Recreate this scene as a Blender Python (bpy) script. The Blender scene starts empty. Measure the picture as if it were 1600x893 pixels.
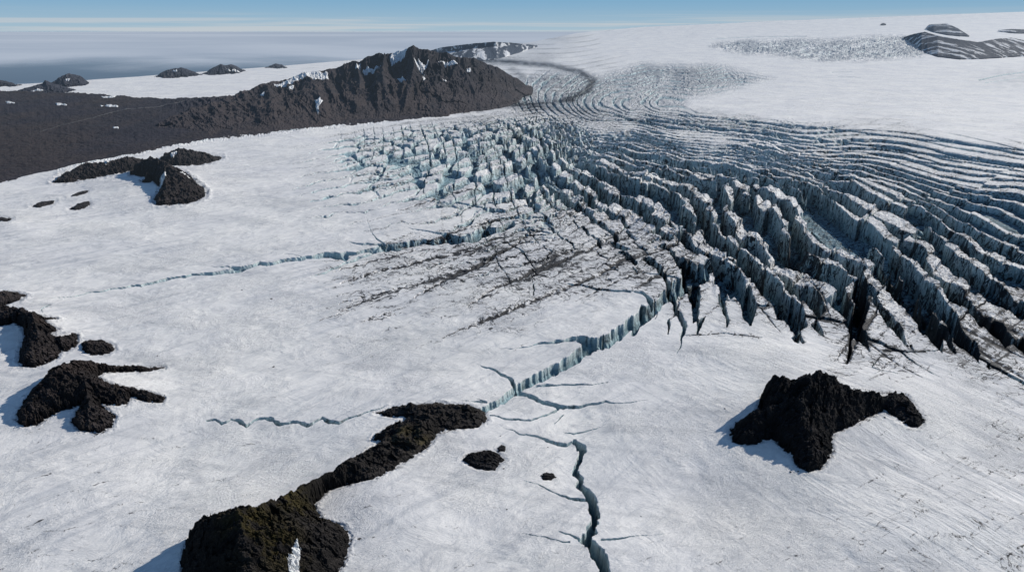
import bpy, math, time
import numpy as np
T0 = time.time()
C = bpy.context.scene.collection
F, CX, CY, H = 1066.67, 800.0, 446.5, 300.0
P = math.radians(20.46); CP, SP = math.cos(P), math.sin(P)

# ------------------------------------------------------------------ survey helpers
def depth_of(y):
    """ground distance at which the level ice (z = 0) is seen under image row y"""
    q = (CY - y) / F
    k = -SP + CP * q
    return -H * (CP + SP * q) / np.minimum(k, -1e-4)
def point(x, y, Y):
    q = (CY - y) / F
    d = CP + SP * q
    return Y * ((x - CX) / F) / d, Y, H + Y * (-SP + CP * q) / d
def hash2(i, j, s=0):
    i = i.astype(np.int64); j = j.astype(np.int64)
    n = (i * 374761393 + j * 668265263 + s * 974634777) & 0xffffffff
    n = ((n ^ (n >> 13)) * 1274126177) & 0xffffffff
    n = ((n ^ (n >> 16)) * 2246822519) & 0xffffffff
    return (((n ^ (n >> 15)) & 0xffffff) / float(0xffffff)).astype(np.float32)
def noise(x, y, s=0):
    i = np.floor(x); j = np.floor(y); fx = x - i; fy = y - j
    u = fx*fx*fx*(fx*(fx*6-15)+10); v = fy*fy*fy*(fy*(fy*6-15)+10)
    def g(a, b, dx, dy):
        t = hash2(a, b, s) * 6.2831853
        return np.cos(t) * dx + np.sin(t) * dy
    a = g(i, j, fx, fy); b = g(i+1, j, fx-1, fy); c = g(i, j+1, fx, fy-1); d = g(i+1, j+1, fx-1, fy-1)
    return ((a + (b-a)*u) + ((c + (d-c)*u) - (a + (b-a)*u)) * v) * 1.5
def fbm(x, y, o=4, s=0, g=.5, ridged=False):
    r = 0; a = 1; t = 0
    for k in range(o):
        n = noise(x * 2**k + 17.3*k, y * 2**k - 9.1*k, s + k)
        if ridged: n = 1 - 2*np.abs(n)
        r = r + a*n; t += a; a *= g
    return r / t
def cellf(x, y, s=0):
    """distance to nearest / second nearest point and id of the nearest"""
    i = np.floor(x); j = np.floor(y)
    d1 = np.full(x.shape, 9.); d2 = np.full(x.shape, 9.); idn = np.zeros(x.shape)
    for a in (-1, 0, 1):
        for b in (-1, 0, 1):
            px = i + a + .1 + .8*hash2(i+a, j+b, s); py = j + b + .1 + .8*hash2(i+a, j+b, s+7)
            d = np.hypot(px-x, py-y); h = hash2(i+a, j+b, s+13)
            near = d < d1
            d2 = np.where(near, d1, np.minimum(d2, d)); idn = np.where(near, h, idn); d1 = np.where(near, d, d1)
    return d1, d2, idn
def sstep(a, b, x):
    t = np.clip((x - a) / (b - a), 0, 1); return t*t*(3-2*t)
def seg_dist(x, y, pts, ky=1.0, closed=False):
    """distance to a polyline and running parameter of the nearest point"""
    best = np.full(x.shape, 1e9); par = np.zeros(x.shape)
    n = len(pts) - (0 if closed else 1)
    for k in range(n):
        ax, ay = pts[k][:2]; bx, by = pts[(k+1) % len(pts)][:2]
        dx, dy = bx-ax, (by-ay)*ky
        t = np.clip(((x-ax)*dx + (y-ay)*ky*dy) / (dx*dx+dy*dy+1e-9), 0, 1)
        d = np.hypot(x-ax-t*dx, (y-ay)*ky-t*dy)
        m = d < best
        best = np.where(m, d, best); par = np.where(m, k+t, par)
    return best, par
def inside(x, y, pts):
    r = np.zeros(x.shape, bool); n = len(pts)
    for k in range(n):
        ax, ay = pts[k][:2]; bx, by = pts[(k+1) % n][:2]
        if ay == by: continue
        c = ((ay > y) != (by > y)) & (x < (bx-ax)*(y-ay)/(by-ay) + ax)
        r ^= c
    return r
def sdf(x, y, pts, ky=1.0):
    d, _ = seg_dist(x, y, pts, ky, True)
    return np.where(inside(x, y, pts), d, -d)
def tps(pts, vals, smooth=0.0):
    """thin plate spline through scattered values"""
    p = np.array(pts, float) / 100; v = np.array(vals, float); n = len(p)
    r2 = ((p[:, None]-p[None])**2).sum(2); K = .5*r2*np.log(r2+1e-12) + smooth*np.eye(n)
    A = np.zeros((n+3, n+3)); A[:n, :n] = K; A[:n, n] = 1; A[:n, n+1:] = p; A[n, :n] = 1; A[n+1:, :n] = p.T
    w = np.linalg.solve(A, np.concatenate([v, [0, 0, 0]]))
    gx = np.arange(-400, 2001, 8.); gy = np.arange(0, 1201, 4.)
    X, Y = np.meshgrid(gx/100, gy/100); R = w[n] + w[n+1]*X + w[n+2]*Y
    for k in range(n):
        q = (X-p[k, 0])**2 + (Y-p[k, 1])**2; R += w[k]*.5*q*np.log(q+1e-12)
    return lambda x, y: bil(R, (x+400)/8, y/4)
def idw(ctrl, sig=60., ky=1.6):
    c = np.array(ctrl, float)
    gx = np.arange(-400, 2001, 8.); gy = np.arange(0, 1201, 4.)
    X, Y = np.meshgrid(gx, gy); n = 0; d = 0
    for a, b, v in c:
        w = 1/((((X-a)**2 + ((Y-b)*ky)**2)/sig**2 + .15)**2); n = n+w*v; d = d+w
    R = n/d
    return lambda x, y: bil(R, (x+400)/8, y/4)
def bil(R, u, v):
    u = np.clip(u, 0, R.shape[1]-1.001); v = np.clip(v, 0, R.shape[0]-1.001)
    i = u.astype(int); j = v.astype(int); a = u-i; b = v-j
    return (R[j, i]*(1-a)+R[j, i+1]*a)*(1-b) + (R[j+1, i]*(1-a)+R[j+1, i+1]*a)*b

# ------------------------------------------------------------------ objects
def sheet(name, X, Y, Z, mat, keep=None, attrs={}, parent=None, origin=None, smooth=False):
    ny, nx = X.shape
    o3 = np.array(origin if origin is not None else (0, 0, 0), float)
    idx = np.arange(nx*ny).reshape(ny, nx)
    q = np.stack([idx[:-1, :-1], idx[:-1, 1:], idx[1:, 1:], idx[1:, :-1]], -1).reshape(-1, 4)
    co = np.stack([X, Y, Z], -1).reshape(-1, 3) - o3
    if keep is not None:
        k = keep.reshape(-1); q = q[k[q].all(1)]
        used = np.zeros(nx*ny, bool); used[q.reshape(-1)] = True
        mp = np.cumsum(used)-1; q = mp[q]; co = co[used]
    else: used = None
    # make faces point up
    a, b, c = co[q[0, 0]], co[q[0, 1]], co[q[0, 2]]
    if np.cross(b-a, c-a)[2] < 0: q = q[:, ::-1]
    me = bpy.data.meshes.new(name)
    me.vertices.add(len(co)); me.vertices.foreach_set('co', co.astype(np.float32).ravel())
    me.loops.add(q.size); me.loops.foreach_set('vertex_index', q.astype(np.int32).ravel())
    me.polygons.add(len(q)); me.polygons.foreach_set('loop_start', np.arange(0, q.size, 4, dtype=np.int32))
    me.update(calc_edges=True)
    for n_, a_ in attrs.items():
        at = me.attributes.new(n_, 'FLOAT', 'POINT'); v = a_.reshape(-1)
        at.data.foreach_set('value', (v[used] if used is not None else v).astype(np.float32))
    me.polygons.foreach_set('use_smooth', np.full(len(q), smooth)); me.materials.append(mat)
    o = bpy.data.objects.new(name, me); C.objects.link(o)
    if parent is not None: o.parent = parent; o.location = o3 - np.array(parent.location)
    else: o.location = o3
    return o
def tag(o, label=None, cat=None, group=None, kind=None):
    if label: o['label'] = label
    if cat: o['category'] = cat
    if group: o['group'] = group
    if kind: o['kind'] = kind
    return o

# ------------------------------------------------------------------ materials
def newmat(name):
    m = bpy.data.materials.new(name); m.use_nodes = True
    nt = m.node_tree; nt.nodes.clear(); return m, nt
class N:
    def __init__(s, nt): s.nt = nt
    def n(s, t, **kw):
        x = s.nt.nodes.new(t)
        for k, v in kw.items(): setattr(x, k, v)
        return x
    def set(s, node, key, v):
        i = node.inputs[key]
        if hasattr(v, 'is_output') or isinstance(v, bpy.types.NodeSocket): s.nt.links.new(v, i)
        else: i.default_value = v
    def math(s, op, a, b=0., c=None, clamp=False):
        x = s.n('ShaderNodeMath', operation=op, use_clamp=clamp); s.set(x, 0, a); s.set(x, 1, b)
        if c is not None: s.set(x, 2, c)
        return x.outputs[0]
    def mix(s, f, a, b):
        x = s.n('ShaderNodeMix', data_type='RGBA'); s.set(x, 0, f)
        s.set(x, 6, a if not isinstance(a, tuple) else (*a, 1)); s.set(x, 7, b if not isinstance(b, tuple) else (*b, 1))
        return x.outputs[2]
    def ramp(s, f, a, b, lo=0., hi=1.):
        x = s.n('ShaderNodeMapRange', interpolation_type='SMOOTHSTEP'); s.set(x, 0, f)
        for k, v in zip((1, 2, 3, 4), (a, b, lo, hi)): s.set(x, k, v)
        return x.outputs[0]
    def pos(s): return s.n('ShaderNodeNewGeometry').outputs['Position']
    def noise(s, vec, scale, detail=4., rough=.55, dist=0.):
        x = s.n('ShaderNodeTexNoise'); s.set(x, 'Vector', vec); s.set(x, 'Scale', scale); s.set(x, 'Detail', detail)
        s.set(x, 'Roughness', rough); s.set(x, 'Distortion', dist); return x.outputs[0]
    def mapping(s, vec, scale=(1, 1, 1), rot=(0, 0, 0)):
        x = s.n('ShaderNodeMapping'); s.set(x, 'Vector', vec); s.set(x, 'Scale', scale); s.set(x, 'Rotation', rot); return x.outputs[0]
    def attr(s, name):
        x = s.n('ShaderNodeAttribute'); x.attribute_name = name; return x.outputs['Fac']
    def sep(s, v):
        x = s.n('ShaderNodeSeparateXYZ'); s.set(x, 0, v); return x.outputs
    def bump(s, h, dist, strength=1.):
        x = s.n('ShaderNodeBump'); s.set(x, 'Height', h); s.set(x, 'Distance', dist); s.set(x, 'Strength', strength); return x.outputs[0]
    def finish(s, col, rough=.8, normal=None, haze=1., spec=.2, hazecol=(.36, .48, .62)):
        b = s.n('ShaderNodeBsdfPrincipled'); s.set(b, 'Base Color', col if not isinstance(col, tuple) else (*col, 1)); s.set(b, 'Roughness', rough)
        b.inputs['Specular IOR Level'].default_value = spec
        if normal is not None: s.set(b, 'Normal', normal)
        # air haze painted in: blue emission mixed over the surface with distance along Y
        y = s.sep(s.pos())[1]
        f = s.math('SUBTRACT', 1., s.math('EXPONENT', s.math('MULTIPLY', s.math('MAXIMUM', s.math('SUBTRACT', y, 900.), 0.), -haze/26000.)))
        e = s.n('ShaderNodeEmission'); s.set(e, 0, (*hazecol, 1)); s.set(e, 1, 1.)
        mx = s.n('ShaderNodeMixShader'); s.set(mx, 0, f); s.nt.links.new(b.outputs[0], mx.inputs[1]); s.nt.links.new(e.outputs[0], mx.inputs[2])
        out = s.n('ShaderNodeOutputMaterial'); s.nt.links.new(mx.outputs[0], out.inputs[0])

def ice_material():
    m, nt = newmat('glacier_ice_and_snow'); s = N(nt); p = s.pos(); xyz = s.sep(p)
    dep = s.attr('gap'); dirt = s.attr('dirt'); grey = s.attr('grey')
    g = s.n('ShaderNodeNewGeometry'); nz = s.sep(g.outputs['True Normal'])[2]
    # --- wind worn snow
    big = s.noise(p, .006, 5, .6)
    def streak(deg, sc, **k):
        return s.noise(s.mapping(s.mapping(p, rot=(0, 0, math.radians(-deg))), sc), 1., **k)
    side = s.ramp(xyz[0], -50., 350.)
    a1 = streak(44, (.010, .085, .05), detail=7., rough=.68, dist=.8); a2 = streak(-58, (.010, .085, .05), detail=7., rough=.68, dist=.8)
    st = s.math('ADD', s.math('MULTIPLY', a1, s.math('SUBTRACT', 1., side)), s.math('MULTIPLY', a2, side))
    fine = streak(40, (.16, .42, .3), detail=6., rough=.78, dist=.5)
    grit = s.noise(p, .50, 5, .8)
    pits = s.noise(p, .03, 8, .72, .6)
    c = s.mix(s.ramp(big, .33, .68), (.775, .755, .735), (.88, .85, .80))
    c = s.mix(s.math('MULTIPLY', s.ramp(st, .47, .64), s.ramp(big, .36, .62, .52, .24)), c, (.44, .455, .48))
    c = s.mix(s.math('MULTIPLY', s.ramp(pits, .50, .66), .40), c, (.46, .46, .47))
    c = s.mix(s.math('MULTIPLY', s.ramp(fine, .53, .70), s.ramp(big, .40, .62, .10, .50)), c, (.38, .385, .39))
    c = s.mix(s.math('MULTIPLY', s.ramp(grit, .60, .74), .55), c, (.28, .28, .29))
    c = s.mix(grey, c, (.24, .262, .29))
    # --- ice laid bare in the crevasses
    fl = s.noise(s.mapping(p, (.16, .16, .018)), 1., 6, .7, 1.2)
    lay = s.noise(s.mapping(p, (.01, .01, .22)), 1., 4, .6, .5)
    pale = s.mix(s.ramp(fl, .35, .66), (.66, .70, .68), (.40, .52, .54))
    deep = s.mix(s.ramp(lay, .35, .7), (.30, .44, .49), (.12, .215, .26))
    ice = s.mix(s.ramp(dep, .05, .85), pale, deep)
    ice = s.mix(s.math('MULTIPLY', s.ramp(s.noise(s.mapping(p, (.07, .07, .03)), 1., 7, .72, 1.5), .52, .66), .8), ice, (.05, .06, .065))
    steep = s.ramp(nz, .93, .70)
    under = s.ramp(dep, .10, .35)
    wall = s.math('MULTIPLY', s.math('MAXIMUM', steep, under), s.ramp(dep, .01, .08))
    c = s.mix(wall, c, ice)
    # --- black ash: thin veins, denser where the ice is dirtier, and loose patches
    v1 = s.math('ABSOLUTE', s.math('SUBTRACT', s.noise(s.mapping(p, (1, 1, .45)), .045, 7, .62, 1.1), .5))
    v2 = s.math('ABSOLUTE', s.math('SUBTRACT', s.noise(s.mapping(p, (1, 1, .6)), .13, 6, .68, .8), .5))
    wv = s.math('MULTIPLY', dirt, .036)
    vein = s.math('MAXIMUM', s.math('GREATER_THAN', wv, v1), s.math('MULTIPLY', s.math('GREATER_THAN', s.math('MULTIPLY', dirt, .022), v2), .8))
    dn = s.noise(s.mapping(p, (1, 1, .4)), .16, 8, .86, 1.0)
    th = s.math('SUBTRACT', .79, s.math('MULTIPLY', dirt, .25))
    patch = s.ramp(s.math('SUBTRACT', dn, th), -.02, .035)
    d1 = s.math('MAXIMUM', s.math('MULTIPLY', vein, .97), s.math('MULTIPLY', patch, .98))
    d1 = s.math('MULTIPLY', d1, s.ramp(dirt, .08, .4, 0., 1.))
    c = s.mix(d1, c, (.016, .0165, .019))
    rg = s.ramp(s.noise(p, .009, 4, .6), .42, .60, .15, 1.)
    h = s.math('ADD', s.math('MULTIPLY', s.math('MULTIPLY', fine, .8), rg), s.math('MULTIPLY', s.math('ADD', st, pits), .9))
    h = s.math('ADD', h, s.math('MULTIPLY', s.math('MULTIPLY', grit, .35), rg))
    h = s.math('ADD', h, s.math('MULTIPLY', fl, s.math('MULTIPLY', wall, 1.6)))
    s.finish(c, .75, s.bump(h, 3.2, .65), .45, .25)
    return m
def rock_material(name, a=(.030, .028, .029), b=(.075, .068, .066), moss=0., haze=1., sc=.05, tone=0):
    m, nt = newmat(name); s = N(nt); p = s.pos()
    xyz_ = s.sep(p)
    n1 = s.noise(p, sc, 8, .7, .3); n2 = s.noise(s.mapping(p, (1, 1, .25)), sc*6, 6, .75)
    c = s.mix(s.ramp(s.math('ADD', s.math('MULTIPLY', n1, .5), s.math('MULTIPLY', n2, .5)), .36, .66), a, b)
    c = s.mix(s.math('MULTIPLY', s.ramp(s.noise(p, sc*.5, 5, .6), .5, .7), .6), c, (b[0]*1.05, b[1]*.86, b[2]*.74))
    if tone:
        c = s.mix(s.ramp(s.noise(s.mapping(p, (1, .6, 1)), .0016, 6, .65), .42, .58), (a[0]*.9, a[1], a[2]*1.25), s.mix(.5, c, (.050, .038, .034)))
        z_ = xyz_[2]; sc_ = s.ramp(s.math('ADD', z_, s.math('MULTIPLY', s.noise(p, .004, 5, .6), 130.)), 120., 210.)
        c = s.mix(s.math('MULTIPLY', s.math('SUBTRACT', 1., sc_), .65*tone), c, (.072, .055, .049)); c = s.mix(s.math('MULTIPLY', s.ramp(s.noise(s.mapping(p, (1, .4, .3)), .012, 7, .7), .5, .62), .55), c, (.016, .018, .024))
    if moss:
        mm = s.math('MULTIPLY', s.ramp(s.noise(p, sc*1.1, 7, .75, .5), .43, .56), s.attr('moss'))
        c = s.mix(s.math('MULTIPLY', mm, moss), c, (.105, .082, .020))
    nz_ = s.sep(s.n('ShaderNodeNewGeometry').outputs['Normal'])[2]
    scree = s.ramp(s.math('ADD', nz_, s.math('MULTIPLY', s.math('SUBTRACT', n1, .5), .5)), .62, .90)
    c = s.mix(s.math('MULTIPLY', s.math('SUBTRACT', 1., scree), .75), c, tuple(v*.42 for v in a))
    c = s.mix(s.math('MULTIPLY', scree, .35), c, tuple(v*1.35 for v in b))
    sp = s.noise(p, sc*26, 3, .6)
    c = s.mix(s.math('MULTIPLY', s.ramp(sp, .72, .80), .5), c, (.20, .19, .18))
    h = s.math('ADD', s.math('MULTIPLY', n1, 1.), s.math('MULTIPLY', n2, .5))
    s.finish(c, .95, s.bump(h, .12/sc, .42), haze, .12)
    return m
def snow_material(name='snow', haze=1., col=(.72, .72, .71)):
    m, nt = newmat(name); s = N(nt); p = s.pos()
    n1 = s.noise(p, .04, 7, .7); c = s.mix(s.ramp(n1, .35, .7), col, tuple(v*.74 for v in col))
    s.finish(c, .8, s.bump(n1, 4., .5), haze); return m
ICE = ice_material()
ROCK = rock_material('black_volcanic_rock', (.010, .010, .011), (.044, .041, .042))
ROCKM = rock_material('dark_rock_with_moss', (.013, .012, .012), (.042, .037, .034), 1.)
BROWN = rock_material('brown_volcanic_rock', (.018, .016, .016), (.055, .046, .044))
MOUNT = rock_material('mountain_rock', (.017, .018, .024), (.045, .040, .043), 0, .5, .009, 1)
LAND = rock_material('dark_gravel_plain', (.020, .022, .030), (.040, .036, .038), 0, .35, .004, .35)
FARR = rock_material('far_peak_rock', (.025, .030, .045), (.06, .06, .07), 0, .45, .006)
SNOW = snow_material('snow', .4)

# ------------------------------------------------------------------ lie of the ice
SKY = [(-500, 141), (0, 133), (100, 128), (250, 117), (430, 104), (560, 93), (640, 84), (730, 76), (830, 66), (900, 52), (1000, 42.5), (1070, 39.5), (1200, 33.5), (1330, 28.5), (1450, 24), (1600, 18.5), (2000, 8)]
skyx = np.array([a for a, b in SKY], float); skyy = np.array([b for a, b in SKY], float)
def skyline(x): return np.interp(x, skyx, skyy)
def glacier_depth(x, y):
    pl = np.log(depth_of(np.maximum(y, 60.)))
    t = sstep(560, 900, x)
    yy = np.array([-40, 10, 30, 50, 70, 98, 120, 140, 160, 185, 230]); dd = np.log(np.array([19000, 15500, 13200, 10500, 8200, 5900, 4750, 3950, 3280, depth_of(185.), depth_of(230.)]))
    cap = np.interp(y, yy, dd)
    cap = np.where(y > 185, np.log(depth_of(np.maximum(y, 100.))), cap)
    return np.exp(pl*(1-t) + cap*t)
MOUNDS = [  # x, y, rx, ry, height in metres
    (1290, 640, 150, 60, 9), (1420, 640, 90, 50, 5), (1130, 780, 160, 60, -7), (700, 660, 150, 60, 5), (620, 790, 110, 80, 7), (400, 860, 160, 60, 3),
    (60, 520, 90, 30, 8), (130, 620, 110, 35, 8), (150, 585, 60, 20, 2), (20, 470, 60, 20, 6), (10, 350, 60, 18, 7), (250, 290, 90, 22, 10), (190, 265, 90, 14, 6),
    (300, 700, 200, 60, -5), (560, 560, 260, 45, -4), (900, 720, 60, 90, -3), (1500, 820, 160, 70, 5), (330, 520, 180, 30, 3), (1180, 560, 160, 25, 3), (1250, 650, 300, 120, 5)]
def lie(x, y, X, Y):
    """gentle relief of the snow in metres"""
    z = 2.6*fbm(X/190, Y/260, 3, 3) + .55*fbm(X/34, Y/48, 3, 9)
    near = sstep(3500, 1500, Y); z = z*near
    for a, b, c, d, e in MOUNDS: z = z + e*np.exp(-((x-a)/c)**2 - ((y-b)/d)**2)
    return z

# families of crevasses ------------------------------------------------------
L2 = {0: [(900, 150), (1000, 158), (1200, 176), (1600, 212)], 3: [(930, 172), (1060, 183), (1250, 204), (1600, 238)], 6: [(915, 186), (1060, 203), (1250, 224), (1600, 262)],
      9: [(885, 193), (1000, 208), (1200, 234), (1600, 296)], 10: [(1000, 214), (1200, 241), (1400, 274), (1600, 332)], 11: [(1000, 221), (1200, 248), (1350, 275), (1494, 330), (1575, 370), (1650, 405)],
      12: [(1000, 229), (1200, 256), (1320, 283), (1430, 328), (1510, 375), (1589, 432), (1660, 480)], 13: [(866, 204), (1000, 238), (1150, 258), (1255, 284), (1326, 322), (1390, 367), (1460, 422), (1530, 480), (1600, 540), (1660, 600)],
      14: [(860, 206), (1000, 248), (1120, 268), (1210, 290), (1263, 327), (1313, 372), (1373, 414), (1431, 458), (1484, 545), (1520, 640)], 15: [(854, 208), (940, 240), (1050, 266), (1110, 280), (1160, 310), (1200, 350), (1240, 385), (1310, 422), (1375, 486), (1430, 580)],
      16: [(848, 210), (930, 252), (1010, 276), (1080, 304), (1125, 345), (1170, 385), (1235, 434), (1300, 505), (1350, 600)], 17: [(840, 212), (905, 258), (980, 295), (1050, 330), (1105, 372), (1160, 404), (1200, 450), (1253, 540), (1280, 650)],
      18: [(830, 214), (885, 268), (950, 310), (1015, 352), (1072, 392), (1118, 432), (1135, 512), (1150, 630)], 19: [(815, 216), (860, 282), (925, 332), (985, 372), (1038, 412), (1063, 475), (1060, 570)],
      21: [(790, 218), (825, 285), (875, 345), (935, 405), (990, 475)], 23: [(755, 218), (780, 290), (815, 370), (870, 450)], 25: [(715, 212), (725, 290), (745, 380), (790, 480)], 30: [(620, 210), (600, 300), (590, 400)], 35: [(545, 208), (510, 300), (480, 400)]}
L3 = {-3: [(1210, 100), (1050, 98), (940, 110), (885, 135), (868, 160), (900, 182), (1000, 196), (1200, 225)], 0: [(1230, 114), (1100, 115), (985, 127), (920, 146), (903, 163), (960, 181), (1060, 192), (1250, 216), (1600, 258)],
      2: [(1210, 126), (1080, 130), (990, 143), (945, 158), (938, 167), (980, 177), (1060, 185), (1250, 208), (1600, 242)], 4: [(1190, 137), (1080, 144), (1010, 154), (978, 163), (985, 171), (1060, 179), (1250, 200), (1600, 229)], 6: [(1160, 150), (1075, 157), (1030, 166), (1090, 174), (1250, 191), (1600, 216)]}
L1 = {0: [(480, 212), (600, 193), (750, 178), (900, 165), (1000, 150)], 4: [(470, 258), (600, 233), (700, 213), (830, 186), (930, 168)], 8: [(490, 305), (620, 278), (740, 245), (850, 205)], 11: [(520, 345), (660, 315), (780, 280), (870, 240), (930, 200)],
      14: [(300, 430), (430, 412), (560, 392), (700, 370), (850, 322), (920, 270)], 17: [(540, 440), (700, 403), (880, 350), (960, 305), (1010, 250)], 20: [(540, 480), (720, 430), (900, 375), (1000, 330), (1070, 270)],
      23: [(640, 512), (800, 450), (950, 400), (1060, 350), (1130, 290)], 26: [(700, 555), (850, 490), (1000, 420), (1100, 370), (1180, 300)], 29: [(760, 640), (940, 530), (1060, 460), (1140, 405), (1220, 330), (1330, 240)],
      32: [(1050, 600), (1200, 500), (1330, 400), (1430, 320), (1530, 240)], 36: [(1250, 600), (1400, 480), (1520, 390), (1620, 320)], 40: [(1450, 600), (1600, 480)]}
def fam(L):
    p, v = [], []
    for k, l in L.items(): p += l; v += [k]*len(l)
    return tps(p, v, .02)
phi1, phi2, phi3 = fam(L1), fam(L2), fam(L3)
# share of the surface that is gap, for both families, and depth in image rows
W2 = idw([(1500, 222, .36), (1300, 215, .36), (1100, 195, .34), (1000, 185, .32), (930, 178, .25), (1590, 205, .12), (1300, 180, .05), (1500, 190, .03), (1590, 260, .34), (1590, 320, .5), (1400, 270, .46), (1200, 250, .55), (1000, 220, .55),
          (1590, 400, .66), (1450, 360, .68), (1300, 320, .70), (1150, 290, .68), (1000, 260, .66), (900, 230, .55), (830, 230, .45), (740, 220, .4), (640, 215, .35), (560, 225, .2), (500, 240, .05), (450, 230, 0),
          (1580, 490, .55), (1480, 450, .62), (1350, 410, .66), (1230, 370, .66), (1120, 340, .60), (1040, 330, .5), (960, 300, .55), (880, 290, .45), (800, 280, .3), (700, 270, .25), (600, 270, .12), (520, 290, 0),
          (1570, 540, .3), (1500, 520, .38), (1420, 500, .42), (1330, 500, .28), (1240, 470, .42), (1180, 430, .45), (1110, 440, .35), (1060, 400, .25), (980, 370, .14), (880, 350, .10), (780, 340, .05), (650, 340, 0), (1130, 490, .2), (1060, 500, .08),
          (1590, 600, .03), (1500, 570, .08), (1400, 560, .06), (1250, 530, .22), (1190, 520, 0), (1290, 560, 0), (1120, 540, 0), (1000, 450, 0), (900, 420, 0), (1000, 520, 0), (1400, 620, 0), (1550, 660, 0), (1200, 600, 0), (400, 300, 0), (400, 200, 0), (700, 450, 0), (500, 420, 0),
          (900, 160, 0), (1100, 170, .12), (1000, 165, .1), (1300, 150, 0), (1500, 150, 0), (800, 175, .1), (700, 185, .15)])
W1 = idw([(560, 215, .26), (640, 205, .32), (740, 195, .32), (850, 190, .25), (480, 240, .10), (430, 240, 0), (560, 250, .34), (640, 245, .42), (740, 230, .42), (830, 225, .35), (520, 280, .16), (600, 290, .22), (700, 280, .34), (800, 270, .42), (880, 270, .38),
          (960, 290, .30), (600, 330, .06), (700, 320, .20), (800, 310, .34), (900, 310, .38), (1000, 330, .35), (1080, 340, .3), (540, 380, 0), (660, 370, .03), (760, 350, .16), (860, 345, .24), (960, 360, .26), (1050, 370, .3), (1120, 370, .25),
          (640, 380, .08), (700, 410, .07), (820, 395, .13), (920, 380, .19), (1000, 395, .19), (1080, 410, .2), (800, 470, 0), (900, 450, .02), (1000, 430, .05), (1060, 440, .1), (900, 520, 0), (1100, 480, .06), (1200, 500, .04), (1300, 500, .05), (1400, 520, .05),
          (1200, 420, .1), (1300, 400, .14), (1400, 420, .12), (1500, 470, .10), (1580, 500, .06), (1200, 340, .14), (1100, 300, .16), (1000, 250, .14), (1300, 300, .12), (1450, 330, .10), (1590, 400, .08), (1200, 250, .05), (1450, 260, .02), (1590, 300, .03), (1590, 220, 0), (1100, 200, 0), (950, 180, .02), (1000, 150, 0),
          (1100, 560, 0), (1300, 600, 0), (1500, 620, 0), (1600, 640, 0), (400, 350, 0), (500, 450, 0)])
DP = idw([(1500, 225, 4), (1100, 195, 4), (1500, 270, 7), (1200, 250, 12), (1000, 230, 14), (1590, 330, 10), (1450, 360, 20), (1300, 330, 24), (1150, 310, 30), (1000, 280, 30), (900, 245, 22), (800, 225, 15), (700, 215, 11), (600, 210, 8), (500, 235, 5),
          (1590, 440, 22), (1450, 440, 34), (1300, 420, 40), (1200, 380, 44), (1100, 350, 40), (1000, 330, 32), (900, 310, 26), (800, 290, 20), (700, 280, 13), (600, 290, 8), (500, 300, 5), (1560, 540, 26), (1450, 520, 40), (1330, 510, 40), (1230, 480, 50), (1120, 450, 38),
          (1040, 420, 24), (950, 380, 16), (850, 360, 12), (750, 360, 9), (650, 370, 6), (950, 450, 10), (1050, 500, 20), (1500, 600, 24), (950, 175, 4), (1000, 150, 3)], 70.)
DIRT = idw([(700, 200, .35), (860, 220, .45), (600, 250, .35), (500, 260, .15), (420, 260, .05), (900, 150, .55), (780, 170, .6), (1000, 140, .15), (1200, 150, 0), (1500, 150, 0), (1500, 200, .15), (1400, 240, .55), (1150, 200, .3), (1590, 250, .35), (1300, 300, .55), (1590, 340, .5), (1450, 400, .8), (1590, 500, 1.0), (1540, 540, 1.0),
            (1450, 480, .9), (1330, 480, .8), (1340, 560, .9), (1250, 450, .7), (1250, 560, .1), (1100, 350, .8), (1000, 300, .65), (900, 300, .55), (1050, 420, .75), (1120, 460, .5), (930, 420, .75), (820, 400, .75), (750, 430, .6), (640, 400, .5), (560, 440, .35), (650, 480, .35), (800, 490, .35), (900, 500, .25), (980, 500, .15), (1050, 540, .1),
            (700, 330, .35), (600, 330, .2), (480, 350, .05), (1000, 600, 0), (700, 600, 0), (300, 400, 0), (1200, 650, 0), (1450, 620, .15), (1590, 620, .5), (1380, 590, .6), (400, 480, .05)], 55.)

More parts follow.
